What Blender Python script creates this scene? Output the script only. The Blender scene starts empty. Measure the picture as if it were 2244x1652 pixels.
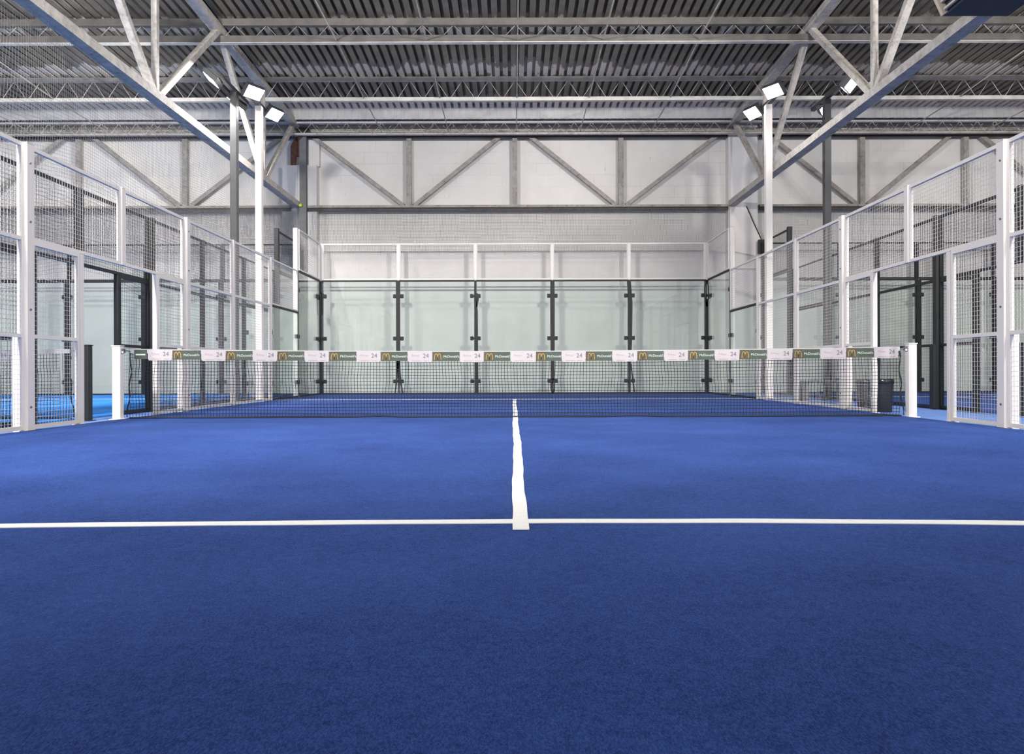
import bpy, math, random
from mathutils import Vector, Matrix
random.seed(7)
S = bpy.context.scene
COL = S.collection
PI = math.pi
R = math.radians

# ------------------------------------------------------------------ camera frame of the photograph
F_PX, W_PX, H_PX = 1662.0, 2244, 1652
CAM = Vector((-0.03, -9.69, 0.61))
WALL_Y = 10.78          # face of the hall's back wall

# ------------------------------------------------------------------ materials
def new_mat(name):
    m = bpy.data.materials.new(name); m.use_nodes = True
    nt = m.node_tree
    return m, nt, nt.nodes['Principled BSDF'], nt.nodes['Material Output']

def node(nt, kind, **kw):
    n = nt.nodes.new(kind)
    for k, v in kw.items():
        if k in n.inputs.keys() if isinstance(k, str) else False: n.inputs[k].default_value = v
        else: setattr(n, k, v)
    return n

def noise(nt, vec, scale, detail=4.0, rough=0.6):
    n = nt.nodes.new('ShaderNodeTexNoise')
    n.inputs['Scale'].default_value = scale; n.inputs['Detail'].default_value = detail
    n.inputs['Roughness'].default_value = rough
    if vec is not None: nt.links.new(vec, n.inputs['Vector'])
    return n.outputs['Fac']

def ramp(nt, fac, stops):
    r = nt.nodes.new('ShaderNodeValToRGB')
    els = r.color_ramp.elements
    while len(els) < len(stops): els.new(0.5)
    for e, (p, c) in zip(els, stops): e.position = p; e.color = (*c, 1)
    nt.links.new(fac, r.inputs['Fac'])
    return r.outputs['Color']

def math_n(nt, op, a, b=None, clamp=False):
    n = nt.nodes.new('ShaderNodeMath'); n.operation = op; n.use_clamp = clamp
    for i, v in enumerate((a, b)):
        if v is None: continue
        if isinstance(v, (int, float)): n.inputs[i].default_value = v
        else: nt.links.new(v, n.inputs[i])
    return n.outputs[0]

def mix_col(nt, fac, a, b, blend='MIX'):
    n = nt.nodes.new('ShaderNodeMix'); n.data_type = 'RGBA'; n.blend_type = blend
    for sock, v in ((n.inputs[0], fac), (n.inputs[6], a), (n.inputs[7], b)):
        if isinstance(v, (int, float)): sock.default_value = v
        elif isinstance(v, tuple): sock.default_value = (*v, 1)
        else: nt.links.new(v, sock)
    return n.outputs[2]

def geo_pos(nt):
    return nt.nodes.new('ShaderNodeNewGeometry').outputs['Position']

def bump(nt, bsdf, height, strength, dist):
    b = nt.nodes.new('ShaderNodeBump'); b.inputs['Strength'].default_value = strength
    b.inputs['Distance'].default_value = dist
    nt.links.new(height, b.inputs['Height']); nt.links.new(b.outputs['Normal'], bsdf.inputs['Normal'])

def plain(name, col, rough=0.5, metal=0.0, var=0.06, scale=6.0):
    m, nt, b, o = new_mat(name)
    p = geo_pos(nt)
    f = noise(nt, p, scale)
    lo = tuple(c * (1 - var) for c in col); hi = tuple(min(1, c * (1 + var)) for c in col)
    nt.links.new(ramp(nt, f, [(0.3, lo), (0.7, hi)]), b.inputs['Base Color'])
    b.inputs['Roughness'].default_value = rough; b.inputs['Metallic'].default_value = metal
    return m

def mat_turf(name, col, dark, light):
    m, nt, b, o = new_mat(name)
    p = geo_pos(nt)
    mp = nt.nodes.new('ShaderNodeMapping'); mp.inputs['Scale'].default_value = (1.0, 0.42, 1.0)
    nt.links.new(p, mp.inputs['Vector'])
    fine = noise(nt, mp.outputs[0], 300.0, 2.0, 0.75)
    fleck = noise(nt, mp.outputs[0], 430.0, 1.0, 0.5)
    mid = noise(nt, p, 38.0, 3.0, 0.6)
    big = noise(nt, p, 1.1, 4.0, 0.6)
    c1 = ramp(nt, fine, [(0.34, dark), (0.50, col), (0.66, light)])
    fm = math_n(nt, 'MULTIPLY', math_n(nt, 'SUBTRACT', fleck, 0.70), 6.0, True)
    c1 = mix_col(nt, fm, c1, tuple(min(1, 0.12 + c*1.3) for c in light))
    c2 = mix_col(nt, 0.22, c1, ramp(nt, mid, [(0.35, dark), (0.65, light)]))
    c3 = mix_col(nt, 0.25, c2, ramp(nt, big, [(0.3, dark), (0.7, light)]))
    nt.links.new(c3, b.inputs['Base Color'])
    b.inputs['Roughness'].default_value = 0.95
    b.inputs['Specular IOR Level'].default_value = 0.1
    b.inputs['Sheen Weight'].default_value = 0.05
    b.inputs['Sheen Roughness'].default_value = 0.45
    b.inputs['Sheen Tint'].default_value = (0.55, 0.65, 1.0, 1)
    bump(nt, b, fine, 0.55, 0.006)
    return m

def mat_wall():
    m, nt, b, o = new_mat('painted_blockwork')
    p = geo_pos(nt)
    sep = nt.nodes.new('ShaderNodeSeparateXYZ'); nt.links.new(p, sep.inputs[0])
    cmb = nt.nodes.new('ShaderNodeCombineXYZ')
    nt.links.new(sep.outputs[0], cmb.inputs[0]); nt.links.new(sep.outputs[2], cmb.inputs[1])
    br = nt.nodes.new('ShaderNodeTexBrick')
    nt.links.new(cmb.outputs[0], br.inputs['Vector'])
    br.inputs['Scale'].default_value = 1.0
    br.inputs['Brick Width'].default_value = 0.62; br.inputs['Row Height'].default_value = 0.31
    br.inputs['Mortar Size'].default_value = 0.006; br.inputs['Mortar Smooth'].default_value = 0.6
    # courses only show clearly above the smooth dado
    up = math_n(nt, 'MULTIPLY', math_n(nt, 'SUBTRACT', sep.outputs[2], 4.6), 3.0, True)
    patch = ramp(nt, noise(nt, p, 0.9, 3), [(0.42, (0, 0, 0)), (0.62, (1, 1, 1))])
    mort = math_n(nt, 'MULTIPLY', br.outputs['Fac'], math_n(nt, 'MULTIPLY', up, patch))
    base = ramp(nt, noise(nt, p, 1.7, 5), [(0.3, (0.650, 0.622, 0.590)), (0.7, (0.710, 0.682, 0.650))])
    col = mix_col(nt, math_n(nt, 'MULTIPLY', mort, 0.55), base, (0.36, 0.34, 0.32))
    # short dark scuffs
    sc = nt.nodes.new('ShaderNodeMapping'); sc.inputs['Scale'].default_value = (9.0, 1.0, 1.4)
    nt.links.new(p, sc.inputs['Vector'])
    scf = ramp(nt, noise(nt, sc.outputs[0], 2.2, 2), [(0.735, (0, 0, 0)), (0.76, (1, 1, 1))])
    col = mix_col(nt, math_n(nt, 'MULTIPLY', scf, 0.5), col, (0.30, 0.29, 0.28))
    nt.links.new(col, b.inputs['Base Color'])
    b.inputs['Roughness'].default_value = 0.75
    bump(nt, b, br.outputs['Fac'], 0.15, -0.01)
    return m

JOIST_Y = [5.16, 7.85, 10.28]
def mat_roof():
    m, nt, b, o = new_mat('corrugated_roof_sheet')
    p = geo_pos(nt)
    sep = nt.nodes.new('ShaderNodeSeparateXYZ'); nt.links.new(p, sep.inputs[0])
    st = nt.nodes.new('ShaderNodeMapping'); st.inputs['Scale'].default_value = (3.0, 1.2, 1.0)
    nt.links.new(p, st.inputs['Vector'])
    n1 = noise(nt, st.outputs[0], 1.0, 5, 0.7)
    wob = math_n(nt, 'MULTIPLY', math_n(nt, 'SUBTRACT', n1, 0.5), 1.6)
    y = math_n(nt, 'ADD', sep.outputs[1], wob)
    mask = None
    # over-sprayed white paint along the joist lines and by the wall
    for yc, w, k in ((5.50, 0.28, 0.65), (7.68, 0.32, 0.9), (10.45, 1.05, 1.0), (2.6, 0.3, 0.5)):
        d = math_n(nt, 'ABSOLUTE', math_n(nt, 'SUBTRACT', y, yc))
        f = math_n(nt, 'MULTIPLY', math_n(nt, 'SUBTRACT', w, d), 12.0, True)
        f = math_n(nt, 'MULTIPLY', f, k)
        mask = f if mask is None else math_n(nt, 'MAXIMUM', mask, f)
    base = ramp(nt, noise(nt, p, 2.5, 6, 0.7), [(0.3, (0.115, 0.100, 0.080)), (0.5, (0.162, 0.141, 0.112)), (0.72, (0.215, 0.188, 0.150))])
    col = mix_col(nt, mask, base, (0.62, 0.565, 0.50))
    nt.links.new(col, b.inputs['Base Color'])
    b.inputs['Roughness'].default_value = 0.6; b.inputs['Metallic'].default_value = 0.0
    return m

def mat_truss(name='rough_sprayed_white_steel', k=1.0):
    m, nt, b, o = new_mat(name)
    p = geo_pos(nt)
    f = noise(nt, p, 9.0, 6, 0.75)
    g = noise(nt, p, 2.0, 3, 0.6)
    c = ramp(nt, f, [(0.30, (0.13, 0.11, 0.095)), (0.44, (0.40, 0.375, 0.345)), (0.6, (0.56, 0.53, 0.50))])
    c = mix_col(nt, 0.3, c, ramp(nt, g, [(0.35, (0.24, 0.22, 0.20)), (0.65, (0.60, 0.57, 0.54))]))
    c = mix_col(nt, 1.0, c, (k, k*0.985, k*0.96), 'MULTIPLY')
    nt.links.new(c, b.inputs['Base Color']); b.inputs['Roughness'].default_value = 0.7
    bump(nt, b, f, 0.4, 0.01)
    return m

def mat_glass():
    m = bpy.data.materials.new('clear_toughened_glass'); m.use_nodes = True
    nt = m.node_tree; nt.nodes.clear()
    out = nt.nodes.new('ShaderNodeOutputMaterial')
    tr = nt.nodes.new('ShaderNodeBsdfTransparent'); tr.inputs[0].default_value = (0.945, 0.975, 0.96, 1)
    gl = nt.nodes.new('ShaderNodeBsdfGlossy'); gl.inputs['Roughness'].default_value = 0.015
    gl.inputs[0].default_value = (1, 1, 1, 1)
    lw = nt.nodes.new('ShaderNodeLayerWeight'); lw.inputs['Blend'].default_value = 0.5
    f = math_n(nt, 'POWER', lw.outputs['Facing'], 4.0)
    f = math_n(nt, 'ADD', math_n(nt, 'MULTIPLY', f, 0.7), 0.035, True)
    mx = nt.nodes.new('ShaderNodeMixShader')
    nt.links.new(f, mx.inputs[0]); nt.links.new(tr.outputs[0], mx.inputs[1]); nt.links.new(gl.outputs[0], mx.inputs[2])
    nt.links.new(mx.outputs[0], out.inputs['Surface'])
    return m

def mat_emit(name, col, strength):
    m = bpy.data.materials.new(name); m.use_nodes = True
    nt = m.node_tree; nt.nodes.clear()
    out = nt.nodes.new('ShaderNodeOutputMaterial'); e = nt.nodes.new('ShaderNodeEmission')
    e.inputs[0].default_value = (*col, 1); e.inputs[1].default_value = strength
    nt.links.new(e.outputs[0], out.inputs['Surface'])
    return m

M = dict(
    wall=mat_wall(), roof=mat_roof(), truss=mat_truss(), wtruss=mat_truss('grimy_pale_steel', 0.66), glass=mat_glass(),
    floor=plain('light_blue_walkway', (0.068, 0.155, 0.40), 0.85, var=0.12, scale=8),
    turf=mat_turf('royal_blue_turf', (0.0135, 0.048, 0.225), (0.002, 0.014, 0.095), (0.052, 0.118, 0.400)),
    azure=mat_turf('azure_turf', (0.035, 0.26, 0.80), (0.025, 0.20, 0.66), (0.06, 0.32, 0.88)),
    line=plain('white_line_paint', (0.86, 0.85, 0.83), 0.85, var=0.04, scale=40),
    white=plain('white_powder_coated_steel', (0.74, 0.695, 0.655), 0.42, var=0.02),
    black=plain('black_powder_coated_steel', (0.008, 0.009, 0.010), 0.55, var=0.2),
    mastgrey=plain('dark_grey_mast_paint', (0.035, 0.036, 0.038), 0.4, var=0.2),
    rubber=plain('black_rubber', (0.012, 0.013, 0.014), 0.6, var=0.2),
    cord=plain('black_net_cord', (0.012, 0.014, 0.022), 0.8, var=0.2),
    netgrey=plain('grey_safety_net_cord', (0.21, 0.20, 0.20), 0.8, var=0.2),
    band=plain('white_net_band', (0.46, 0.425, 0.425), 0.7, var=0.03),
    green=plain('dark_green_banner', (0.060, 0.082, 0.058), 0.6, var=0.12, scale=20),
    brown=plain('olive_brown_banner', (0.085, 0.068, 0.036), 0.6, var=0.12, scale=20),
    gold=plain('golden_print', (0.46, 0.33, 0.11), 0.6, var=0.06),
    print_white=plain('white_print', (0.62, 0.64, 0.60), 0.6),
    print_grey=plain('grey_print', (0.15, 0.13, 0.14), 0.6),
    print_pink=plain('faded_red_print', (0.40, 0.22, 0.24), 0.6),
    dark_steel=plain('dark_grey_stanchion_paint', (0.115, 0.115, 0.120), 0.55, var=0.15),
    dark_chord=plain('dark_steel_angle', (0.028, 0.026, 0.024), 0.7, var=0.5, scale=5),  # on the chord angles, darkness of unlit undersides put into the colour
    concrete=plain('white_painted_concrete', (0.66, 0.642, 0.625), 0.75, var=0.05, scale=2),
    rust=plain('rusty_steel', (0.13, 0.055, 0.035), 0.85, var=0.45, scale=14),
    joist=plain('grey_painted_joist_steel', (0.34, 0.32, 0.29), 0.6, var=0.25, scale=4),
    joist_d=plain('dark_grey_joist_steel', (0.115, 0.105, 0.095), 0.6, var=0.25, scale=4),
    fascia=plain('grey_white_fascia_sheet', (0.50, 0.485, 0.48), 0.6, var=0.12, scale=2.5),
    joist_w=plain('pale_painted_joist_steel', (0.56, 0.535, 0.49), 0.6, var=0.2, scale=4),
    navy=plain('dark_navy_sheet_metal', (0.022, 0.028, 0.045), 0.5, var=0.15),
    beige=plain('beige_sheet_metal', (0.55, 0.48, 0.37), 0.55, var=0.1),
    bin=plain('charcoal_bin_plastic', (0.018, 0.019, 0.023), 0.45, var=0.15),
    bag=plain('black_bin_liner', (0.012, 0.012, 0.013), 0.3, var=0.2),
    bench=plain('grey_bench_board', (0.09, 0.085, 0.085), 0.6, var=0.15),
    housing=plain('dark_grey_lamp_housing', (0.05, 0.05, 0.055), 0.5, var=0.1),
    ball=plain('yellow_green_felt', (0.50, 0.62, 0.04), 0.9, var=0.15, scale=60),
    lens=mat_emit('lit_led_lens', (1.0, 0.985, 0.94), 60.0),
)

# ------------------------------------------------------------------ mesh builder
class MB:
    def __init__(self): self.v = []; self.f = []
    def quadbox(self, p):            # 8 corners: 4 of one end, 4 of the other
        i = len(self.v); self.v += [tuple(q) for q in p]
        self.f += [(i, i+3, i+2, i+1), (i+4, i+5, i+6, i+7)]
        for k in range(4):
            a, b = k, (k+1) % 4
            self.f.append((i+a, i+b, i+4+b, i+4+a))
        return self
    def box(self, x0, x1, y0, y1, z0, z1):
        return self.quadbox([(x0, y0, z0), (x1, y0, z0), (x1, y1, z0), (x0, y1, z0),
                             (x0, y0, z1), (x1, y0, z1), (x1, y1, z1), (x0, y1, z1)])
    def bar(self, a, b, w, h, up=(0, 0, 1)):
        a, b = Vector(a), Vector(b); d = (b - a).normalized(); u = Vector(up)
        s = d.cross(u)
        if s.length < 1e-5: s = d.cross(Vector((1, 0, 0)))
        s.normalize(); u = s.cross(d).normalized()
        s *= w / 2; u *= h / 2
        return self.quadbox([a-s-u, a+s-u, a+s+u, a-s+u, b-s-u, b+s-u, b+s+u, b-s+u])
    def tube(self, pts, r, n=6, closed=False):
        pts = [Vector(p) for p in pts]; rings = []
        for k, p in enumerate(pts):
            a = pts[max(k-1, 0)]; b = pts[min(k+1, len(pts)-1)]
            d = (b - a).normalized()
            s = d.cross(Vector((0, 0, 1)))
            if s.length < 0.05: s = d.cross(Vector((1, 0, 0)))
            s.normalize(); u = s.cross(d)
            rad = r[k] if isinstance(r, (list, tuple)) else r
            i = len(self.v)
            for j in range(n):
                t = 2*PI*j/n + PI/4
                self.v.append(tuple(p + s*math.cos(t)*rad + u*math.sin(t)*rad))
            rings.append(i)
        for a, b in zip(rings, rings[1:]):
            for j in range(n):
                k = (j+1) % n
                self.f.append((a+j, a+k, b+k, b+j))
        self.f.append(tuple(rings[0]+j for j in reversed(range(n))))
        self.f.append(tuple(rings[-1]+j for j in range(n)))
        return self
    def prism(self, poly, off):      # polygon (3-D points) extruded by off
        off = Vector(off); n = len(poly); i = len(self.v)
        self.v += [tuple(Vector(p)) for p in poly] + [tuple(Vector(p) + off) for p in poly]
        self.f.append(tuple(i+k for k in reversed(range(n)))); self.f.append(tuple(i+n+k for k in range(n)))
        for k in range(n):
            q = (k+1) % n
            self.f.append((i+k, i+q, i+n+q, i+n+k))
        return self
    def strip(self, left, right, off):   # ribbon between two polylines, extruded
        for k in range(len(left)-1):
            self.prism([left[k], right[k], right[k+1], left[k+1]], off)
        return self
    def sphere(self, c, r, n=14, m=8):
        i = len(self.v); c = Vector(c)
        self.v.append(tuple(c + Vector((0, 0, r))))
        for a in range(1, m):
            for b in range(n):
                t, q = PI*a/m, 2*PI*b/n
                self.v.append(tuple(c + Vector((math.sin(t)*math.cos(q), math.sin(t)*math.sin(q), math.cos(t)))*r))
        self.v.append(tuple(c - Vector((0, 0, r)))); last = len(self.v)-1
        for b in range(n):
            q = (b+1) % n
            self.f.append((i, i+1+b, i+1+q))
            for a in range(m-2):
                x = i+1+a*n
                self.f.append((x+b, x+n+b, x+n+q, x+q))
            x = i+1+(m-2)*n
            self.f.append((x+b, last, x+q))
        return self
    def build(self, name, mat, parent=None, smooth=False):
        me = bpy.data.meshes.new(name)
        org = world_loc(parent) if parent else Vector((0, 0, 0))
        me.from_pydata([tuple(Vector(v) - org) for v in self.v], [], self.f)
        me.materials.append(mat)
        me.validate()
        import bmesh
        bm = bmesh.new(); bm.from_mesh(me); bmesh.ops.recalc_face_normals(bm, faces=bm.faces); bm.to_mesh(me); bm.free()
        if smooth:
            for p in me.polygons: p.use_smooth = True
        o = bpy.data.objects.new(name, me); COL.objects.link(o)
        if parent: o.parent = parent
        return o

def world_loc(o):
    v = Vector((0, 0, 0))
    while o: v += o.location; o = o.parent
    return v

def tag(o, label=None, cat=None, group=None, kind=None):
    if label: o['label'] = label
    if cat: o['category'] = cat
    if group: o['group'] = group
    if kind: o['kind'] = kind
    return o

def thing(name, label, cat, loc, group=None):
    o = bpy.data.objects.new(name, None); COL.objects.link(o); o.location = loc
    o.empty_display_size = 0.1
    return tag(o, label, cat, group)

def bevel(o, w=0.006, seg=2):
    md = o.modifiers.new('bevel', 'BEVEL'); md.width = w; md.segments = seg; md.limit_method = 'ANGLE'
    return o

ORD = ['first', 'second', 'third', 'fourth', 'fifth', 'sixth', 'seventh', 'eighth', 'ninth', 'tenth', 'eleventh', 'twelfth', 'thirteenth', 'fourteenth', 'fifteenth']

# ------------------------------------------------------------------ the hall shell
X0, X1, Y0 = -18.0, 18.6, -15.0
def roof_z(y): return 7.40 + 0.028 * (10.4 - y)
o = MB().box(X0, X1, Y0, WALL_Y, -0.2, 0.0).build('floor', M['floor']); tag(o, kind='structure')
o = MB().box(X0-0.2, X1+0.2, WALL_Y, WALL_Y+0.25, -0.2, 7.9).build('wall_back', M['wall']); tag(o, kind='structure')
o = MB().box(X0-0.2, X0, Y0, WALL_Y, -0.2, 8.4).build('wall_left', M['wall']); tag(o, kind='structure')
o = MB().box(X1, X1+0.2, Y0, WALL_Y, -0.2, 8.4).build('wall_right', M['wall']); tag(o, kind='structure')
# trapezoidal roof sheet, ribs running front to back
mb = MB(); prof = []; pitch = 0.185; x = X0
while x < X1:
    prof += [(x, 0.0), (x+0.112, 0.0), (x+0.120, 0.11), (x+0.177, 0.11)]; x += pitch
n = len(prof)
for y in (Y0, WALL_Y):
    for px, pz in prof: mb.v.append((px, y, roof_z(y) + pz))
for k in range(n-1): mb.f.append((k, k+1, n+k+1, n+k))
o = mb.build('ceiling', M['roof']); tag(o, kind='structure')

# ------------------------------------------------------------------ court turf and lines
def turf(cx, mat, label):
    t = thing('turf_carpet', label, 'artificial turf', (cx, 0, 0))
    MB().box(cx-4.98, cx+4.98, -9.98, 9.98, 0.0, 0.012).build('turf', mat, t)
    return t
def flat_line(pts_l, pts_r, z, parent, name):
    MB().strip([(x, y, z) for x, y in pts_l], [(x, y, z) for x, y in pts_r], (0, 0, 0.003)).build(name, M['line'], parent)
t = turf(0, M['turf'], 'royal blue artificial turf with white lines, the court in front')
def bow(x): return -6.69 - 0.016 * x * x + 0.006*math.sin(x*1.9)
xs = [-4.98 + k*0.083 for k in range(121)]
flat_line([(x, bow(x)-0.039+0.002*math.sin(x*9)) for x in xs], [(x, bow(x)+0.039+0.003*math.sin(x*7+1)) for x in xs], 0.0125, t, 'service_line')
flat_line([(x, 6.05) for x in xs[::10]], [(x, 6.11) for x in xs[::10]], 0.0125, t, 'service_line')
ys = [-6.85 + k*0.12 for k in range(108)]
ys = [y for y in ys if y < 6.1] + [6.15]
def hw(y): return 0.031 + 0.0022*math.sin(y*4.1) + 0.0012*math.sin(y*11)
flat_line([(0.0 - hw(y) + 0.004*math.sin(y*1.3), y) for y in ys], [(0.0 + hw(y+0.7) + 0.004*math.sin(y*1.3), y) for y in ys], 0.0135, t, 'centre_line')
tl = turf(-10.6, M['azure'], 'bright azure artificial turf of the neighbouring court seen through the opening left of the net')
tr_ = turf(11.5, M['turf'], 'royal blue artificial turf of the neighbouring court behind the black waste bins')
for q in (tl, tr_):
    c = q.location.x
    flat_line([(c-4.98, 6.9), (c+4.98, 6.9)], [(c-4.98, 6.95), (c+4.98, 6.95)], 0.0125, q, 'service_line')
    flat_line([(c-0.025, -6.95), (c-0.025, 6.95)], [(c+0.025, -6.95), (c+0.025, 6.95)], 0.0135, q, 'centre_line')

# ------------------------------------------------------------------ welded mesh helper
def wire_grid(mb, plane, a0, a1, z0, z1, fixed, step=0.05, r=0.0015):
    na = max(1, round((a1-a0)/step)); nz = max(1, round((z1-z0)/step))
    def P(a, z): return (fixed, a, z) if plane == 'yz' else (a, fixed, z)
    def seg(p, q):
        p, q = Vector(p), Vector(q); mb.bar(p, q, 2*r, 2*r, (1, 0, 0) if plane == 'yz' else (0, 1, 0))
    for k in range(1, na):
        a = a0 + (a1-a0)*k/na; seg(P(a, z0), P(a, z1))
    for k in range(1, nz):
        z = z0 + (z1-z0)*k/nz; seg(P(a0, z), P(a1, z))

def mesh_panel(plane, a0, a1, z0, z1, fixed, mat, label, rails=(), cat='mesh fence', group=None, tube=0.04, name='mesh_fence', r=None, side=None):
    loc = (fixed, (a0+a1)/2, z0) if plane == 'yz' else ((a0+a1)/2, fixed, z0)
    t = thing(name, label, cat, loc, group)
    h = tube/2; mb = MB()
    def bx(A0, A1, Z0, Z1):
        if plane == 'yz': mb.box(fixed-h, fixed+h, A0, A1, Z0, Z1)
        else: mb.box(A0, A1, fixed-h, fixed+h, Z0, Z1)
    bx(a0, a1, z1-tube, z1); bx(a0, a1, z0, z0+tube)
    sd = side or tube
    bx(a0, a0+sd, z0+tube, z1-tube); bx(a1-sd, a1, z0+tube, z1-tube)
    for z in rails: bx(a0+tube, a1-tube, z-h, z+h)
    mb.build('frame', mat, t)
    g = MB(); r = r or (0.0011 if mat is M['black'] else 0.0014)
    wire_grid(g, plane, a0+h, a1-h, z0+h, z1-h, fixed, r=r); g.build('wire_mesh', mat, t)
    return t

def fence_post(x, y, z0, z1, w, d, mat, label, sleeve=False, s=1, group=None):
    t = thing('fence_post', label, 'fence post', (x, y, z0), group)
    bevel(MB().box(x-w/2, x+w/2, y-d/2, y+d/2, z0, z1).build('post', mat, t), 0.005)
    MB().box(x-w/2-0.004, x+w/2+0.004, y-d/2-0.004, y+d/2+0.004, z1, z1+0.006).build('cap', mat, t)
    if z0 < 0.1:
        MB().box(x-w/2-0.03, x+w/2+0.03, y-d/2-0.02, y+d/2+0.02, 0.0, 0.012).build('base_plate', mat, t)
    if sleeve:
        bevel(MB().box(x+s*w/2, x+s*(w/2+0.05), y-d/2, y+d/2, 0.012, 0.99).build('stiffener', mat, t), 0.005)
        for z in (0.25, 1.25, 2.15, 2.75):
            MB().tube([(x-s*(w/2), y-d*0.1, z), (x-s*(w/2+0.008), y-d*0.1, z)], 0.012, 8).build('bolt', M['dark_steel'], t)
    return t

# height of rails
ZM, ZT = 1.97, 2.95
ZG, ZH = 2.94, 3.93
def side_fence(cx, s, mat, who, full=True):
    """One long side of a court: 12 m of welded mesh with an opening each way past the net."""
    X = cx + s*5.03
    PW = 0.065
    def nm(y):
        return {-3.85: 'before the thick near post', -1.9: 'just before the net opening', -0.93: 'at the near side of the net opening',
                0: 'above the net opening', 0.93: 'at the far side of the net opening', 1.9: 'just beyond the net opening',
                3.85: 'midway between net opening and side glass', 5.95: 'where wire mesh meets side glass'}[y]
    cw = who[0]
    for y, z0, z1, w, d, thick in ((-1.9, 0, ZT, 0.11, 0.12, True), (-0.93, 0, ZM, PW, PW, False), (0, ZM+0.0, ZT, PW, 0.08, False),
                                   (0.93, 0, ZM, PW, PW, False), (1.9, 0, ZT, 0.11, 0.12, True),
                                   (3.85, 0, ZT, PW, PW, False), (5.95, 0, ZT, PW, PW, False)):
        kindw = 'thick ' if thick else ('short upper ' if y == 0 else 'slim ')
        fence_post(X, y, z0, z1, w, d, mat, f'{kindw}{cw} fence post {nm(y)}, {who[1]}', thick, s)
    g = None
    e = 0.035
    mesh_panel('yz', -3.85+e, -1.9-0.06, 0.02, ZT, X, mat, f'{cw} wire mesh fence panel before the thick near post, {who[1]}', (0.98, ZM), group=g)
    mesh_panel('yz', -1.9+0.06, -0.93-e, 0.02, ZM, X, mat, f'narrow {cw} mesh panel at near side of the net opening, {who[1]}', (0.98,), group=g)
    mesh_panel('yz', -1.9+0.06, -0.04, ZM, ZT, X, mat, f'{cw} upper mesh panel over near half of net opening, {who[1]}', (), group=g)
    mesh_panel('yz', 0.04, 1.9-0.06, ZM, ZT, X, mat, f'{cw} upper mesh panel over far half of net opening, {who[1]}', (), group=g)
    mesh_panel('yz', 0.93+e, 1.9-0.06, 0.02, ZM, X, mat, f'narrow {cw} mesh panel at far side of the net opening, {who[1]}', (0.98,), group=g)
    mesh_panel('yz', 1.9+0.06, 3.85-e, 0.02, ZT, X, mat, f'{cw} wire mesh fence panel beyond the thick far post, {who[1]}', (0.98, ZM), group=g)
    mesh_panel('yz', 3.85+e, 5.95-e, 0.02, ZT, X, mat, f'{cw} wire mesh fence panel next to the side glass, {who[1]}', (0.98, ZM), group=g)
    # glass end: low pane (2 m) with mesh over it, then the high pane (3 m) with mesh to 4 m
    glass('yz', 6.0, 7.94, 0.02, ZM, X, f'low side glass panel next to the {cw} wire mesh, {who[1]}', s)
    mesh_panel('yz', 6.0, 7.92, ZM+0.03, ZT, X, mat, f'{cw} mesh panel above the low side glass, {who[1]}', (), tube=0.03)
    glass('yz', 8.0, 9.96, 0.02, ZG, X, f'high side glass panel in the far corner, {who[1]}', s)
    mesh_panel('yz', 8.04, 9.96, ZG+0.03, ZH, X, mat, f'{cw} mesh panel above the high side glass in the far corner, {who[1]}', (), tube=0.035)
    fence_post(X + s*0.05, 7.97, 0, ZH, 0.10, 0.10, mat, f'tall {cw} post between the low and high side glass, {who[1]}')

def glass(plane, a0, a1, z0, z1, fixed, label, s=1):
    loc = (fixed, (a0+a1)/2, z0) if plane == 'yz' else ((a0+a1)/2, fixed, z0)
    t = thing('glass_screen', label, 'glass screen', loc)
    h = 0.006
    def bx(mb, A0, A1, Z0, Z1, hh, c=0.0):
        if plane == 'yz': mb.box(fixed+c-hh, fixed+c+hh, A0, A1, Z0, Z1)
        else: mb.box(A0, A1, fixed+c-hh, fixed+c+hh, Z0, Z1)
        return mb
    bx(MB(), a0+0.006, a1-0.006, z0+0.02, z1-0.02, h).build('pane', M['glass'], t)
    bx(MB(), a0, a1, z1-0.02, z1+0.022, 0.014).build('top_edging', M['rubber'], t)
    bx(MB(), a0, a1, 0.0, z0+0.025, 0.014).build('bottom_edging', M['rubber'], t)
    if plane == 'yz':
        for a in (a0+0.004, a1-0.004):
            bx(MB(), a-0.005, a+0.005, z0+0.025, z1-0.02, 0.010).build('joint_seal', M['rubber'], t)
        for z in ((0.36, 1.42) if z1 < 2.5 else (0.36, 1.42, 2.5)):
            for a, d in ((a0, 1), (a1, -1)):
                bevel(bx(MB(), min(a+d*0.01, a+d*0.09), max(a+d*0.01, a+d*0.09), z-0.045, z+0.045, 0.03, s*0.02).build('clamp', M['rubber'], t))
    return t

def back_post(x, mat, label, strip, cw):
    t = thing('back_post', label, 'fence post', (x, 10.06, 0))
    bevel(MB().box(x-0.04, x+0.04, 10.05, 10.13, ZG+0.02, ZH).build('post', mat, t))
    MB().box(x-0.03, x+0.03, 10.055, 10.12, 0.0, ZG+0.02).build('post', M['dark_steel'] if cw == 'white' else mat, t)
    if strip:
        strip(x, t)
    for z in (0.34, 1.45, 2.55):
        for d in (-1, 1):
            mb = MB(); mb.box(min(x+d*0.05, x+d*0.135), max(x+d*0.05, x+d*0.135), 9.965, 10.05, z-0.05, z+0.05)
            bevel(mb.build('clamp', M['rubber'], t), 0.012)
        MB().box(x-0.06, x+0.06, 10.02, 10.055, z-0.03, z+0.03).build('bracket', M['rubber'], t)
    return t

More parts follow.
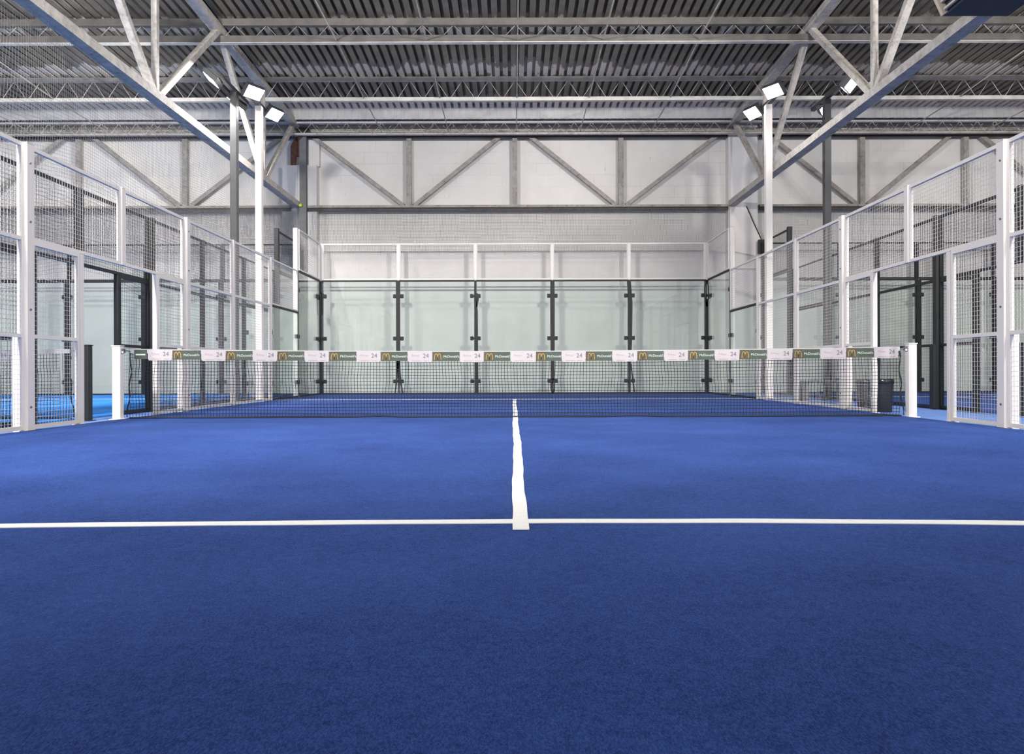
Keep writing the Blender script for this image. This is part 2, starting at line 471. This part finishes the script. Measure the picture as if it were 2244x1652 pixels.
SY = 9.955   # face of the rubber strips on the glass joints
def ribbon(pts, t, name='rubber_strip'):
    """pts: (dx, z, half width) up the joint"""
    ox = world_loc(t).x
    l = [(ox+a-w, SY, z*0.98) for a, z, w in pts]; r = [(ox+a+w, SY, z*0.98) for a, z, w in pts]
    MB().strip(l, r, (0, 0.012, 0)).build(name, M['rubber'], t)
def strip_corner(x, t):
    ribbon([(0, 0.0, .05), (0, .35, .022), (0.0, 3.0, .020)], t)
    ribbon([(0.03, 2.1, .015), (0.035, 2.45, .028), (0.05, 2.66, .035), (0.0, 2.7, .02)], t, 'loose_strip')
def strip_legs(x, t):
    ribbon([(0.0, .55, .02), (0.0, .95, .055), (0.0, 2.6, .055), (0.0, 3.0, .06)], t)
    ribbon([(-0.085, 0.02, .016), (-0.05, .3, .018), (-0.03, .6, .025), (-0.02, .9, .03)], t, 'loose_strip')
    ribbon([(0.115, 0.02, .016), (0.07, .3, .02), (0.035, .6, .025), (0.02, .9, .03)], t, 'loose_strip')
def strip_peel(x, t):
    ribbon([(0.03, 0.0, .05), (0.02, 1.2, .05), (0.02, 2.2, .045), (0.0, 2.5, .03), (0.0, 3.0, .024)], t)
    ribbon([(0.04, 2.3, .015), (0.055, 2.5, .035), (0.06, 2.6, .03), (0.045, 2.68, .01)], t, 'loose_strip')
def strip_loop(x, t):
    ribbon([(0.0, .38, .05), (0.0, 1.2, .055), (0.0, 2.4, .06), (0.0, 3.0, .055)], t)
    ribbon([(0.0, 0.0, .03), (-0.045, .15, .016), (-0.045, .3, .016), (-0.02, .42, .03)], t, 'loose_strip')
    ribbon([(0.0, 0.0, .03), (0.045, .15, .016), (0.045, .3, .016), (0.02, .42, .03)], t, 'loose_strip')
def strip_tilt(x, t):
    ribbon([(0.0, 0.0, .018), (0.0, .8, .03), (0.01, 1.4, .05), (0.02, 2.4, .055), (-0.02, 3.0, .05)], t)
    ribbon([(0.11, 0.05, .02), (0.085, .3, .018), (0.05, .6, .016), (0.03, .8, .016)], t, 'loose_strip')
def strip_corner2(x, t):
    ribbon([(0.02, 0.0, .014), (0.0, .4, .05), (0.0, 1.0, .045), (0.0, 2.5, .03)], t)
    ribbon([(0.0, 2.3, .022), (-0.05, 2.6, .016), (-0.055, 2.8, .016), (0.0, 3.0, .022)], t, 'loose_strip')
    ribbon([(0.0, 2.3, .022), (0.05, 2.6, .014), (0.05, 2.8, .014), (0.0, 3.0, .022)], t, 'loose_strip')
def strip_plain(x, t):
    ribbon([(0, 0.0, .06), (0, 3.0, .06)], t)

def back_end(cx, mat, cw, who, panes, posts, strips, names):
    for k in panes:
        a = cx - 5 + 2*k
        glass('xz', a+0.012, a+1.988, 0.02, ZG, 9.985, f'{names[k]} glass panel in the back end of {who}')
        mesh_panel('xz', a+0.042, a+1.958, ZG+0.04, ZH, 10.09, mat, f'{cw} mesh panel above {names[k]} back glass of {who}', (), tube=0.035, side=0.012, r=0.0010)
    for k in posts:
        back_post(cx - 5 + 2*k, mat, f'{cw} post with black strip, {ORD[k]} from left, back glass of {who}', strips[k], cw)

names_mid = ['leftmost', 'second from left', 'middle', 'second from right', 'rightmost']
OUR = 'the court in front'
side_fence(0, -1, M['white'], ('white', 'left side of court'))
side_fence(0, 1, M['white'], ('white', 'right side of court'))
back_end(0, M['white'], 'white', OUR, range(5), range(6), [strip_corner, strip_legs, strip_peel, strip_loop, strip_tilt, strip_corner2], names_mid)
side_fence(-10.6, 1, M['black'], ('black', 'left neighbouring court'))
back_end(-10.6, M['black'], 'black', 'the left neighbouring court', range(0, 5), range(0, 6), [strip_plain]*6, names_mid)
side_fence(11.5, -1, M['black'], ('black', 'right neighbouring court'))
back_end(11.5, M['black'], 'black', 'the right neighbouring court', range(0, 5), range(0, 6), [strip_plain]*6, names_mid)

# ------------------------------------------------------------------ nets
def text_mesh(body, size, name, mat):
    c = bpy.data.curves.new(name, 'FONT'); c.body = body; c.size = size; c.extrude = 0.0012; c.align_x = 'LEFT'; c.align_y = 'CENTER'
    o = bpy.data.objects.new(name, c); COL.objects.link(o)
    bpy.context.view_layer.update()
    dg = bpy.context.evaluated_depsgraph_get()
    me = bpy.data.meshes.new_from_object(o.evaluated_get(dg))
    bpy.data.objects.remove(o); bpy.data.curves.remove(c)
    me.materials.clear(); me.materials.append(mat); me.name = name
    return me
ME_WORD = text_mesh("McDonald's", 0.043, 'lettering', M['print_white'])
ME_24 = text_mesh("24", 0.078, 'lettering', M['print_grey'])

def arches(mb, x, z, y):
    """two tall golden arches side by side, x z = lower left corner; 0.085 wide, 0.08 high"""
    W, H = 0.090, 0.082
    for k in (0, 1):
        c = x + W*(0.27 + 0.46*k)
        l, r = [], []
        for i in range(17):
            t = PI*i/16
            def q(a, h): return (c - a*math.copysign(abs(math.cos(t))**0.75, math.cos(t)), y, z + h*math.sin(t)**0.72)
            l.append(q(W*0.27, H)); r.append(q(W*0.195, H*0.92))
        mb.strip(l, r, (0, -0.0015, 0))
    return mb

def place_mesh(me, name, loc, parent):
    o = bpy.data.objects.new(name, me); COL.objects.link(o)
    o.parent = parent; o.location = Vector(loc) - world_loc(parent); o.rotation_euler = (PI/2, 0, 0)
    return o

def net(cx, label, x_from, x_to, signs, detail=True):
    t = thing('court_net', label, 'net', (cx, 0, 0))
    def top(x): return 0.862 + 0.043*((x-cx)/5)**2
    # knotted mesh, slightly slack
    mb = MB(); step = 0.04
    nx = int((x_to-x_from)/step); nz = 20
    def dx(i, j):
        x = x_from + i*step
        return 0.006*math.sin(x*2.3+j*0.33) + 0.004*math.sin(x*7.1-j*0.5)
    for i in range(nx+1):
        x = x_from + i*step
        pts = [(x + dx(i, j), 0.0 + 0.004*math.sin(x*3+j), 0.03 + (top(x)-0.06)*j/nz) for j in range(0, nz+1, 4)]
        mb.tube(pts, 0.0034, 3)
    for j in range(nz+1):
        pts = []
        for i in range(0, nx+1, 6):
            x = x_from + i*step
            pts.append((x, 0.004*math.sin(x*3+j), 0.03 + (top(x)-0.06)*j/nz + 0.004*math.sin(x*1.7+j*0.9)))
        mb.tube(pts, 0.0034, 3)
    mb.build('netting', M['cord'], t)
    # bottom hem lying on the turf, with two slack bulges
    pts = []
    for k in range(121):
        x = x_from + (x_to-x_from)*k/120
        b = 0.035*math.exp(-((x-cx+1.75)/0.25)**2) + 0.022*math.exp(-((x-cx-1.5)/0.3)**2)
        pts.append((x, 0.0, 0.022 + b*0.5))
    mb = MB(); mb.tube(pts, 0.011, 5)
    mb.build('bottom_cord', M['cord'], t)
    for e in (x_from, x_to):
        if abs(abs(e-cx)-4.9) > 0.3: continue
        s = 1 if e > cx else -1
        pts = [(e + s*(0.012*math.sin(k*1.3) + 0.05*(1-k/12)**2 - 0.02), 0.0, 0.03 + 0.82*k/12) for k in range(13)]
        MB().tube(pts, 0.009, 6).build('edge_cord', M['cord'], t)
        MB().tube([(e - s*0.02, 0, 0.872), (e + s*0.10, 0, 0.885)], 0.006, 6).build('tension_cable', M['dark_steel'], t)
    # white headband
    n = 60; l, r = [], []
    for k in range(n+1):
        x = x_from + 0.02 + (x_to-x_from-0.04)*k/n
        l.append((x, -0.008, top(x))); r.append((x, -0.008, top(x)-0.055))
    MB().strip(l, r, (0, 0.016, 0)).build('headband', M['band'], t)
    # sponsor signs wrapped round the band
    gi = wi = 0
    for kind, a, b in signs:
        c = (a+b)/2; zt = top(c) - 0.002
        if kind == 'g':
            zt -= 0.010
            sg = MB().prism([(a, -0.012, zt-0.118), (b, -0.012, zt-0.118), (b, -0.012, zt), (a, -0.012, zt)], (0, 0.003, 0)).build('sponsor_sign', M['green'], t)
            sg['label'] = 'dark green sponsor sign with golden arches'
            if b-a > 0.25:
                MB().box(a+0.002, a+0.125, -0.0135, -0.012, zt-0.116, zt-0.002).build('emblem_field', M['brown'], sg)
                arches(MB(), a+0.022, zt-0.103, -0.0135).build('emblem', M['gold'], sg)
                place_mesh(ME_WORD, 'lettering', (a+0.140, -0.0125, zt-0.060), sg)
            else:
                place_mesh(ME_WORD, 'lettering', (a-0.075, -0.0125, zt-0.060), sg) if False else MB().box(a+0.02, b-0.02, -0.0132, -0.012, zt-0.07, zt-0.052).build('lettering', M['print_white'], sg)
        else:
            ch = 0.014
            sg = MB().prism([(a+ch, -0.011, zt-0.142), (b-ch, -0.011, zt-0.142), (b, -0.011, zt-0.118), (b, -0.011, zt), (a, -0.011, zt), (a, -0.011, zt-0.118)], (0, 0.003, 0)).build('sponsor_sign', M['band'], t)
            sg['label'] = 'white sponsor sign with small red script and grey numerals'
            place_mesh(ME_24, 'lettering', (b-0.118, -0.0115, zt-0.062), sg)
            pts = [(a+0.045+0.009*k*1.15, -0.0115, zt-0.060 + 0.011*math.sin(k*2.1)*(1.3 if k % 4 == 0 else 0.7) + (0.012 if k == 1 else 0)) for k in range(11)]
            MB().tube(pts, 0.0022, 4).build('script', M['print_pink'], sg)
            mb = MB()
            for k in range(9): mb.box(a+0.05+k*0.013, a+0.059+k*0.013, -0.0122, -0.011, zt-0.128, zt-0.120)
            for k in range(4): mb.box(b-0.105+k*0.018, b-0.093+k*0.018, -0.0122, -0.011, zt-0.128, zt-0.120)
            mb.build('small_print', M['print_pink'], sg)
    return t

def px(x, d): return CAM.x + (x - 1124.0)*d/F_PX
D = 9.69
greens = [(379, 441), (496, 554), (609, 667), (722, 781), (835, 893), (948, 1007), (1061, 1118), (1175, 1230), (1284, 1341), (1397, 1454), (1508, 1565), (1621, 1680), (1737, 1796), (1854, 1914)]
sg = [('g', px(295, D), px(323, D))]
edges = [324] + [e for g in greens for e in g] + [1968]
for a, b in greens: sg.append(('g', px(a, D), px(b, D)))
for a, b in zip(edges[0::2], edges[1::2]): sg.append(('w', px(a+1, D), px(b-1, D)))
net(0, 'black court net with white band of sponsor signs across the court in front', -4.93, 4.93, sg)
def far_signs(x0, x1):
    out = []; x = x0
    while x + 0.66 < x1:
        out.append(('g', x, x+0.335)); out.append(('w', x+0.34, x+0.655)); x += 0.66
    return out
net(-10.6, 'black net of the left neighbouring court seen through the white mesh', -9.9, -5.67, far_signs(-9.75, -5.8))
net(11.5, 'black net of the right neighbouring court at the edge of view', 6.57, 9.8, far_signs(6.70, 9.7))

def net_post(x, y, mat, label, s, w=0.105):
    t = thing('net_post', label, 'net post', (x, y, 0))
    bevel(MB().box(x-w/2, x+w/2, y-0.05, y+0.05, 0.0, 0.935).build('post', mat, t), 0.008)
    MB().box(x-w/2-0.006, x+w/2+0.006, y-0.056, y+0.056, 0.935, 0.947).build('cap', mat, t)
    MB().box(x-s*(w/2+0.035), x-s*w/2, y-0.02, y+0.02, 0.855, 0.905).build('cable_winder', M['dark_steel'], t)
    MB().tube([(x-s*(w/2+0.02), y-0.03, 0.86), (x-s*(w/2+0.02), y+0.03, 0.86)], 0.014, 8).build('pulley', M['white'], t)
    MB().box(x-w/2-0.03, x+w/2+0.03, y-0.07, y+0.07, 0.0, 0.01).build('base_plate', mat, t)
net_post(-5.075, 0, M['white'], 'square white net post at the left end of the front net', -1)
net_post(5.055, 0, M['white'], 'square white net post at the right end of the front net', 1)
net_post(-5.33, -0.25, M['black'], 'black net post standing in the gap left of the white net post', 1, 0.085)
net_post(6.49, 0.0, M['black'], 'black net post of the right neighbouring court', -1, 0.085)

# ------------------------------------------------------------------ floodlight masts
POWER = 300.0
def mast(x, y, mat, label, aim_x, arm=(-0.65, 0.55), power=POWER, aim_y=None, aim_z=0.0):
    t = thing('floodlight_mast', label, 'floodlight', (x, y, 0))
    bevel(MB().box(x-0.065, x+0.065, y-0.065, y+0.065, 0.012, 6.02).build('pole', mat, t), 0.008)
    MB().box(x-0.12, x+0.12, y-0.12, y+0.12, 0.0, 0.012).build('base_plate', mat, t)
    MB().box(x-0.04, x+0.04, y+arm[0]-0.15, y+arm[1]+0.15, 6.02, 6.09).build('crossarm', M['housing'], t)
    for dy in arm:
        p = Vector((x, y+dy, 6.12)); tgt = Vector((aim_x, (y*0.25 if aim_y is None else aim_y) + dy*2, aim_z))
        d = (tgt - p).normalized()
        s = d.cross(Vector((0, 0, 1))).normalized(); u = s.cross(d).normalized()
        c = p + d*0.16 + u*0.06
        def bx(w, h, a0, a1):
            return [c + s*i*w + u*j*h + d*a for a in (a0, a1) for i, j in ((-1, -1), (1, -1), (1, 1), (-1, 1))]
        hd = bevel(MB().quadbox(bx(0.20, 0.14, -0.05, 0.05)).build('lamp_head', M['housing'], t), 0.01)
        fins = MB()
        for k in range(7):
            q = c + s*(-0.15 + 0.05*k)
            fins.quadbox([q + s*i*0.006 + u*j*0.12 + d*a for a in (-0.09, -0.05) for i, j in ((-1, -1), (1, -1), (1, 1), (-1, 1))])
        fins.build('heat_sink', M['housing'], hd)
        MB().quadbox(bx(0.18, 0.12, 0.05, 0.054)).build('lens', M['lens'], hd)
        MB().bar(p - Vector((0, 0, 0.05)), c - d*0.05, 0.04, 0.03).build('bracket', M['housing'], t)
        ld = bpy.data.lights.new('floodlight_beam', 'AREA'); ld.shape = 'RECTANGLE'; ld.size = 0.35; ld.size_y = 0.23
        ld.energy = power; ld.color = (1.0, 0.975, 0.95)
        lo = bpy.data.objects.new('floodlight_beam', ld); COL.objects.link(lo)
        m = Matrix((s, u, -d)).transposed().to_4x4()
        lo.parent = t
        lo.matrix_local = Matrix.Translation(c + d*0.062 - world_loc(t)) @ m
    return t
FAR, NEAR = 90.0, 620.0
mast(-5.20, 5.80, M['white'], 'white floodlight mast standing behind the left side fence', 0.0, power=FAR, aim_y=3.0)
mast(5.20, 5.80, M['white'], 'white floodlight mast standing behind the right side fence', 0.0, power=FAR, aim_y=3.0)
mast(-5.42, 5.02, M['mastgrey'], 'black floodlight mast of the left neighbouring court', -10.6, power=FAR*5.0, aim_y=5.0)
mast(6.27, 5.50, M['mastgrey'], 'black floodlight mast of the right neighbouring court', 11.5, power=FAR*2.0, aim_y=2.0)
# the same masts at the near end of the courts, beside and behind the viewpoint
mast(-5.20, -5.90, M['white'], 'white floodlight mast at the near end of the left side fence', 0.0, aim_y=8.0, power=NEAR, aim_z=2.0)
mast(5.20, -5.90, M['white'], 'white floodlight mast at the near end of the right side fence', 0.0, aim_y=8.0, power=NEAR, aim_z=2.0)
mast(-5.42, -7.60, M['mastgrey'], 'black floodlight mast at the near end of the left neighbouring court', -10.6, aim_y=6.0, power=NEAR*1.7, aim_z=2.0)
mast(6.27, -7.60, M['mastgrey'], 'black floodlight mast at the near end of the right neighbouring court', 11.5, aim_y=7.0, power=NEAR*1.4, aim_z=2.0)

# ------------------------------------------------------------------ roof steelwork
def top_z(y): return 7.10 + 0.033*(10.4 - y)
ZB = 5.03
def roof_truss(x, label, y_end):
    t = thing('roof_truss', label, 'roof truss', (x, y_end, ZB))
    y0 = -9.0
    for dx_ in (-0.055, 0.055):
        pass
    MB().box(x-0.10, x+0.10, y0, y_end, ZB-0.07, ZB+0.07).build('bottom_chord', M['truss'], t)
    MB().bar((x, y0, top_z(y0)), (x, y_end, top_z(y_end)), 0.20, 0.14).build('top_chord', M['truss'], t)
    nodes_b = [7.81, 2.51, -2.79, -8.0]; nodes_t = [10.30, 5.16, -0.14, -5.44]
    for y in nodes_b:
        MB().bar((x, y, ZB+0.07), (x, y, top_z(y)-0.06), 0.09, 0.09, (0, 1, 0)).build('vertical', M['truss'], t)
        MB().box(x-0.012, x+0.012, y-0.28, y+0.28, ZB+0.0, ZB+0.26).build('gusset_plate', M['truss'], t)
    for yt, yb in ((10.15, 7.91), (5.26, 7.71), (5.06, 2.61), (-0.04, 2.41), (-0.24, -2.69), (-5.34, -2.89)):
        MB().bar((x, yt, top_z(yt)-0.05), (x, yb, ZB+0.06), 0.10, 0.11, (1, 0, 0)).build('diagonal', M['truss'], t)
roof_truss(-5.77, 'deep white painted roof truss running above the left side fence', 10.40)
roof_truss(5.80, 'deep white painted roof truss running above the right side fence', 10.42)

def wall_truss(xa, xb, label):
    y = 10.58; zb, zt = 4.97, 6.86
    xm = (xa+xb)/2; t = thing('wall_truss', label, 'wall truss', (xm, y, zb))
    MB().box(xa, xb, y-0.10, WALL_Y-0.004, zb-0.03, zb+0.05).build('bottom_chord', M['wtruss'], t)
    MB().box(xa, xb, y-0.12, y-0.04, zb-0.105, zb-0.015).build('bottom_angle', M['dark_chord'], t)  # dark colour stands in for the bottom chord's unlit underside
    MB().box(xa, xb, y-0.10, WALL_Y-0.004, zt, zt+0.08).build('top_chord', M['wtruss'], t)
    MB().box(xa, xb, y-0.12, y-0.04, zt-0.055, zt+0.01).build('top_angle', M['dark_chord'], t)  # likewise, underside shade of the top chord painted dark
    q = (xb-xa)/4
    for k in (1, 2, 3):
        x = xa + q*k
        MB().box(x-0.065, x+0.065, y-0.06, y+0.06, zb+0.05, zt-0.045).build('vertical', M['wtruss'], t)
    for x1, x2 in ((xa+0.30, xa+q-0.14), (xa+2*q-0.42, xa+q+0.14), (xa+2*q+0.42, xa+3*q-0.14), (xb-0.30, xa+3*q+0.14)):
        MB().bar((x1, y, zt-0.02), (x2, y, zb+0.05), 0.10, 0.12, (0, 1, 0)).build('diagonal', M['wtruss'], t)
wall_truss(-5.62, 5.70, 'pale lattice truss against the back wall directly behind the court in front')
wall_truss(-17.3, -5.92, 'pale lattice truss against the back wall left of the dark stanchion')
wall_truss(6.55, 17.6, 'pale lattice truss against the back wall right of the white column')

def joist(y, zb, zt, label, mt, mbm, xa=X0+0.05, xb=X1-0.05, pitch=0.61, ch=0.06, rod=0.009, lip=None, lace='joist'):
    t = thing('roof_joist', label, 'roof joist', (0, y, zb))
    for nm_, z, m in (('bottom_chord', zb, mbm), ('top_chord', zt, mt)):
        MB().box(xa, xb, y-0.05, y+0.05, z, z+0.010).box(xa, xb, y-0.05, y-0.036, z+0.010, z+ch).box(xa, xb, y+0.036, y+0.05, z+0.010, z+ch).build(nm_, m, t)
    if lip: MB().box(xa, xb, y-0.062, y+0.05, zb-0.012, zb).build('bottom_flange', lip, t)
    pts = []; k = 0; x = xa
    while x < xb:
        pts.append((x, y, zb+0.03 if k % 2 == 0 else zt+0.02)); x += pitch/2; k += 1
    MB().tube(pts, rod, 5).build('lacing_bar', M[lace], t)
    return t
joist(5.16, 7.03, 7.36, 'grey open web roof joist nearest the camera', M['joist_d'], M['joist_d'], ch=0.135, lip=M['joist_w'])
joist(7.85, 6.84, 7.31, 'pale open web roof joist, second from the back wall', M['joist'], M['joist_w'], ch=0.085, lace='joist_w')
joist(10.22, 6.80, 7.10, 'pale open web roof joist close to the back wall', M['fascia'], M['truss'], pitch=0.46, ch=0.05, rod=0.013, lace='joist_w')
joist(10.42, 6.93, 7.22, 'pale roof joist hard against the back wall above the lattice trusses', M['truss'], M['truss'], pitch=0.56, ch=0.05, rod=0.013, lace='joist_w')
# shallow white fascia where the roof sheet meets the wall
mb = MB(); x = X0
while x < X1:
    mb.box(x, x+0.12, 9.96, 9.985, 7.135, roof_z(9.97)+0.10); mb.box(x+0.12, x+0.185, 9.975, 10.0, 7.135, roof_z(9.97)+0.10); x += 0.185
o = mb.build('trim_1', M['fascia']); tag(o, kind='structure')

rods = [-12.6, -10.6, -8.4, -3.45, -1.70, 0.08, 1.75, 3.62, 8.3, 10.3, 12.4]
for k, x in enumerate(rods):
    mb = MB().tube([(x, 2.6, 7.08), (x, 5.16, 7.06), (x, 7.85, 6.90), (x, 10.2, 6.88)], 0.013, 6)
    lab = ORD[k] if k < 6 else ORD[10-k]
    side = 'left' if k < 6 else 'right'
    o = mb.build('tie_rod', M['joist'])
    tag(o, f'slender steel tie rod under the roof joists, {lab} from the {side} edge', 'tie rod', 'tie rods between the roof joists')

# ------------------------------------------------------------------ columns by the back wall
t = thing('wall_column', 'wide white concrete column at the back wall, right of the back glass', 'column', (6.1, 10.6, 0))
MB().box(5.72, 6.50, 10.50, WALL_Y-0.003, 0, 7.2).build('shaft', M['concrete'], t)
mb = MB().prism([(5.74, 10.42, 3.3), (6.60, 10.42, 3.3), (6.60, 10.42, 3.97), (6.19, 10.42, 4.93), (5.74, 10.42, 4.93)], (0, 0.075, 0))
mb.build('flared_casing', M['white'], t)
MB().tube([(6.17, 10.405, 4.95), (6.40, 10.405, 4.42), (6.61, 10.405, 3.97), (6.61, 10.405, 3.4)], 0.014, 6).build('cable', M['rubber'], t)
t = thing('wall_column', 'white concrete column at the back wall behind the dark stanchion', 'column', (-5.75, 10.6, 0))
MB().box(-6.16, -5.25, 10.52, WALL_Y-0.003, 0, 6.10).build('shaft', M['concrete'], t)
MB().box(-5.50, -5.20, 10.64, WALL_Y-0.003, 6.10, 6.95).build('upper_shaft', M['concrete'], t)
t = thing('stanchion', 'slim dark grey steel stanchion rising behind the left far corner of the court', 'column', (-5.57, 10.42, 0))
MB().box(-5.66, -5.48, 10.36, 10.375, 0, 7.0).build('front_flange', M['dark_steel'], t)
MB().box(-5.66, -5.48, 10.440, 10.455, 0, 7.0).build('rear_flange', M['dark_steel'], t)
MB().box(-5.58, -5.56, 10.375, 10.440, 0, 7.0).build('web', M['dark_steel'], t)
MB().prism([(-5.75, 10.345, 7.0), (-5.66, 10.345, 6.7), (-5.48, 10.345, 6.9), (-5.25, 10.345, 6.80), (-5.5, 10.345, 7.15)], (0, 0.012, 0)).build('head_plate', M['dark_chord'], t)
o = MB().prism([(-5.94, 10.53, 6.10), (-5.82, 10.53, 6.10), (-5.80, 10.53, 6.36), (-5.70, 10.53, 6.36), (-5.68, 10.53, 6.86), (-5.82, 10.53, 6.86), (-5.94, 10.53, 6.62)], (0, 0.08, 0)).build('steel_bracket', M['rust'])
tag(o, 'rusty brown steel bracket on top of the white column beside the dark stanchion', 'bracket')
o = MB().box(6.42, 6.57, 10.135, 10.28, 3.66, 4.02).build('loudspeaker', M['rubber'])
tag(o, 'small black box mounted on the neighbouring fence corner beside the white column', 'loudspeaker')

# ------------------------------------------------------------------ safety netting
def safety_net(name, label, P, na, nz, r=0.0028, wob=0.012):
    """P(a, b) maps 0..1 x 0..1 to a point of the hanging net"""
    mb = MB()
    for i in range(na+1):
        a = i/na
        mb.tube([P(a, j/8) for j in range(9)], r, 3)
    for j in range(nz+1):
        b = j/nz
        mb.tube([P(i/40, b) for i in range(41)], r, 3)
    o = mb.build(name, M['netgrey'])
    return tag(o, label, 'netting')
def P_left(a, b):
    y = -3.6 + a*(10.30+3.6)
    zlow = 1.80 + 0.16*math.sin(y*1.4+0.6) + 0.02*(y)
    z = zlow + (4.95 - zlow)*b
    return (-5.80 + 0.03*math.sin(y*2.1+b*3), y + 0.03*(1-b)*math.sin(a*97) + 0.02*math.sin(b*11+a*60), z)
safety_net('safety_net', 'grey safety netting hanging from the roof truss above the left side fence', P_left, 300, 68, 0.0017)
def P_back(x0, x1, slope=0.0):
    def P(a, b):
        x = x0 + a*(x1-x0)
        return (x + 0.02*math.sin(b*9+a*80)*(1-b), 10.36 + 0.02*math.sin(x*3.1+b), 3.70 + b*(4.88-3.70))
    return P
safety_net('safety_net', 'grey safety netting hanging behind the back glass of the court in front', P_back(-5.40, 5.66), 280, 30)
safety_net('safety_net', 'grey gathered safety netting along the back wall left of the dark stanchion', P_back(-15.2, -5.70), 290, 30, 0.0042)
safety_net('safety_net', 'grey safety netting along the back wall right of the white column', P_back(6.68, 16.0), 240, 30)

# ------------------------------------------------------------------ ventilation unit hanging top right
t = thing('ventilation_unit', 'dark navy ventilation unit with beige louvred side hanging from the roof', 'ventilation unit', (5.5, -0.9, 4.8))
xa, xb, ya, yb, za, zb_ = 5.10, 5.86, -2.1, -0.69, 4.80, 5.55
fl = 0.32
MB().prism([(xa, ya, za), (xb, ya, za), (xb, yb, za), (xa, yb, za)], (0, 0, 0.02)).build('base_tray', M['navy'], t)
MB().quadbox([(xa+0.03, ya+0.03, za+0.02), (xb-0.03, ya+0.03, za+0.02), (xb-0.03, yb-0.03, za+0.02), (xa+0.03, yb-0.03, za+0.02),
              (xa-fl+0.06, ya, zb_), (xb+fl, ya, zb_), (xb+fl, yb-0.03, zb_), (xa-fl+0.06, yb-0.03, zb_)]).build('body', M['navy'], t)
MB().bar((xa+0.01, yb-0.02, za+0.02), (xa-fl, yb-0.02, zb_), 0.10, 0.05, (0, 1, 0)).build('corner_post', M['beige'], t)
mb = MB()
for k in range(8):
    f = 0.05 + 0.115*k
    mb.bar((xa-fl*f-0.01, ya, za+0.02+f*(zb_-za)), (xa-fl*f-0.01, yb-0.06, za+0.02+f*(zb_-za)), 0.03, 0.028)
mb.build('louvres', M['beige'], t)
for y in (ya+0.2, yb-0.2):
    MB().tube([((xa+xb)/2, y, zb_), ((xa+xb)/2, y, roof_z(y))], 0.012, 6).build('hanger_rod', M['dark_steel'], t)

# ------------------------------------------------------------------ bins, bench, stray balls
def litter_bin(x, y, h, label, w=0.25):
    t = thing('waste_bin', label, 'waste bin', (x, y, 0.0), 'waste bins by the right opening')
    mb = MB(); n = 24; rings = []
    prof = [(0.80, 0.0), (0.84, 0.02), (0.93, 0.6), (0.98, 0.92)]
    for f, z in prof:
        i = len(mb.v); rings.append(i)
        for k in range(n):
            a = 2*PI*k/n
            q = w/2*f
            cx_, sy_ = math.cos(a), math.sin(a)
            sup = (abs(cx_)**4 + abs(sy_)**4) ** -0.25
            mb.v.append((x + q*cx_*sup, y + q*sy_*sup, z*h))
    for a, b in zip(rings, rings[1:]):
        for k in range(n): mb.f.append((a+k, a+(k+1) % n, b+(k+1) % n, b+k))
    mb.f.append(tuple(reversed(range(rings[0], rings[0]+n))))
    mb.build('body', M['bin'], t, True)
    mb = MB(); rings = []
    for f, z in ((1.0, 0.86), (1.06, 0.90), (1.05, 1.0), (0.90, 1.01), (0.86, 0.86)):
        i = len(mb.v); rings.append(i)
        for k in range(n):
            a = 2*PI*k/n; cx_, sy_ = math.cos(a), math.sin(a)
            sup = (abs(cx_)**4 + abs(sy_)**4) ** -0.25
            j = 1 + 0.012*math.sin(k*2.4)
            mb.v.append((x + w/2*f*cx_*sup*j, y + w/2*f*sy_*sup*j, (z + 0.012*math.sin(k*1.7))*h))
    for a, b in zip(rings, rings[1:]):
        for k in range(n): mb.f.append((a+k, a+(k+1) % n, b+(k+1) % n, b+k))
    mb.build('bin_liner', M['bag'], t, True)
litter_bin(5.29, 1.22, 0.47, 'black waste bin standing in the opening beside the right net post')
litter_bin(5.40, 1.98, 0.45, 'black waste bin behind the white mesh, farther from the net')
t = thing('bench', 'low grey bench in the walkway behind the right side fence', 'bench', (5.95, 5.0, 0))
MB().box(5.52, 6.36, 4.80, 5.08, 0.36, 0.395).build('seat', M['bench'], t)
for x in (5.56, 6.32):
    MB().box(x-0.05, x+0.05, 4.82, 5.06, 0.0, 0.36).build('leg', M['bench'], t)
    MB().box(x-0.06, x+0.06, 4.815, 4.825, 0.0, 0.36).build('leg_plate', M['dark_steel'], t)
o = MB().sphere((-5.622, 10.314, 4.985), 0.046).build('padel_ball', M['ball'], None, True)
tag(o, 'yellow green ball lodged where the left roof truss meets the dark stanchion', 'ball', 'stray balls in the roof steel')
o = MB().sphere((-4.55, 5.16, 7.112), 0.033).build('padel_ball', M['ball'], None, True)
tag(o, 'yellow green ball lodged on the nearest roof joist', 'ball', 'stray balls in the roof steel')

# ------------------------------------------------------------------ world, camera, view
w = bpy.data.worlds.new('World'); S.world = w; w.use_nodes = True
bg = w.node_tree.nodes['Background']; bg.inputs[0].default_value = (0.93, 0.96, 1.0, 1); bg.inputs[1].default_value = 1.7
cam = bpy.data.cameras.new('camera'); co = bpy.data.objects.new('camera', cam); COL.objects.link(co)
cam.sensor_fit = 'HORIZONTAL'; cam.sensor_width = 36.0; cam.lens = F_PX/W_PX*36.0
cam.shift_x = -2.0/W_PX; cam.shift_y = -14.0/W_PX
cam.clip_start = 0.05; cam.clip_end = 100
co.location = CAM
co.rotation_euler = (R(90), R(0.0), 0)
co.rotation_euler.rotate_axis('Z', R(-0.17))
S.camera = co
S.view_settings.view_transform = 'Standard'; S.view_settings.look = 'None'
S.view_settings.exposure = -0.55; S.view_settings.gamma = 1.0; S.view_settings.use_curve_mapping = False
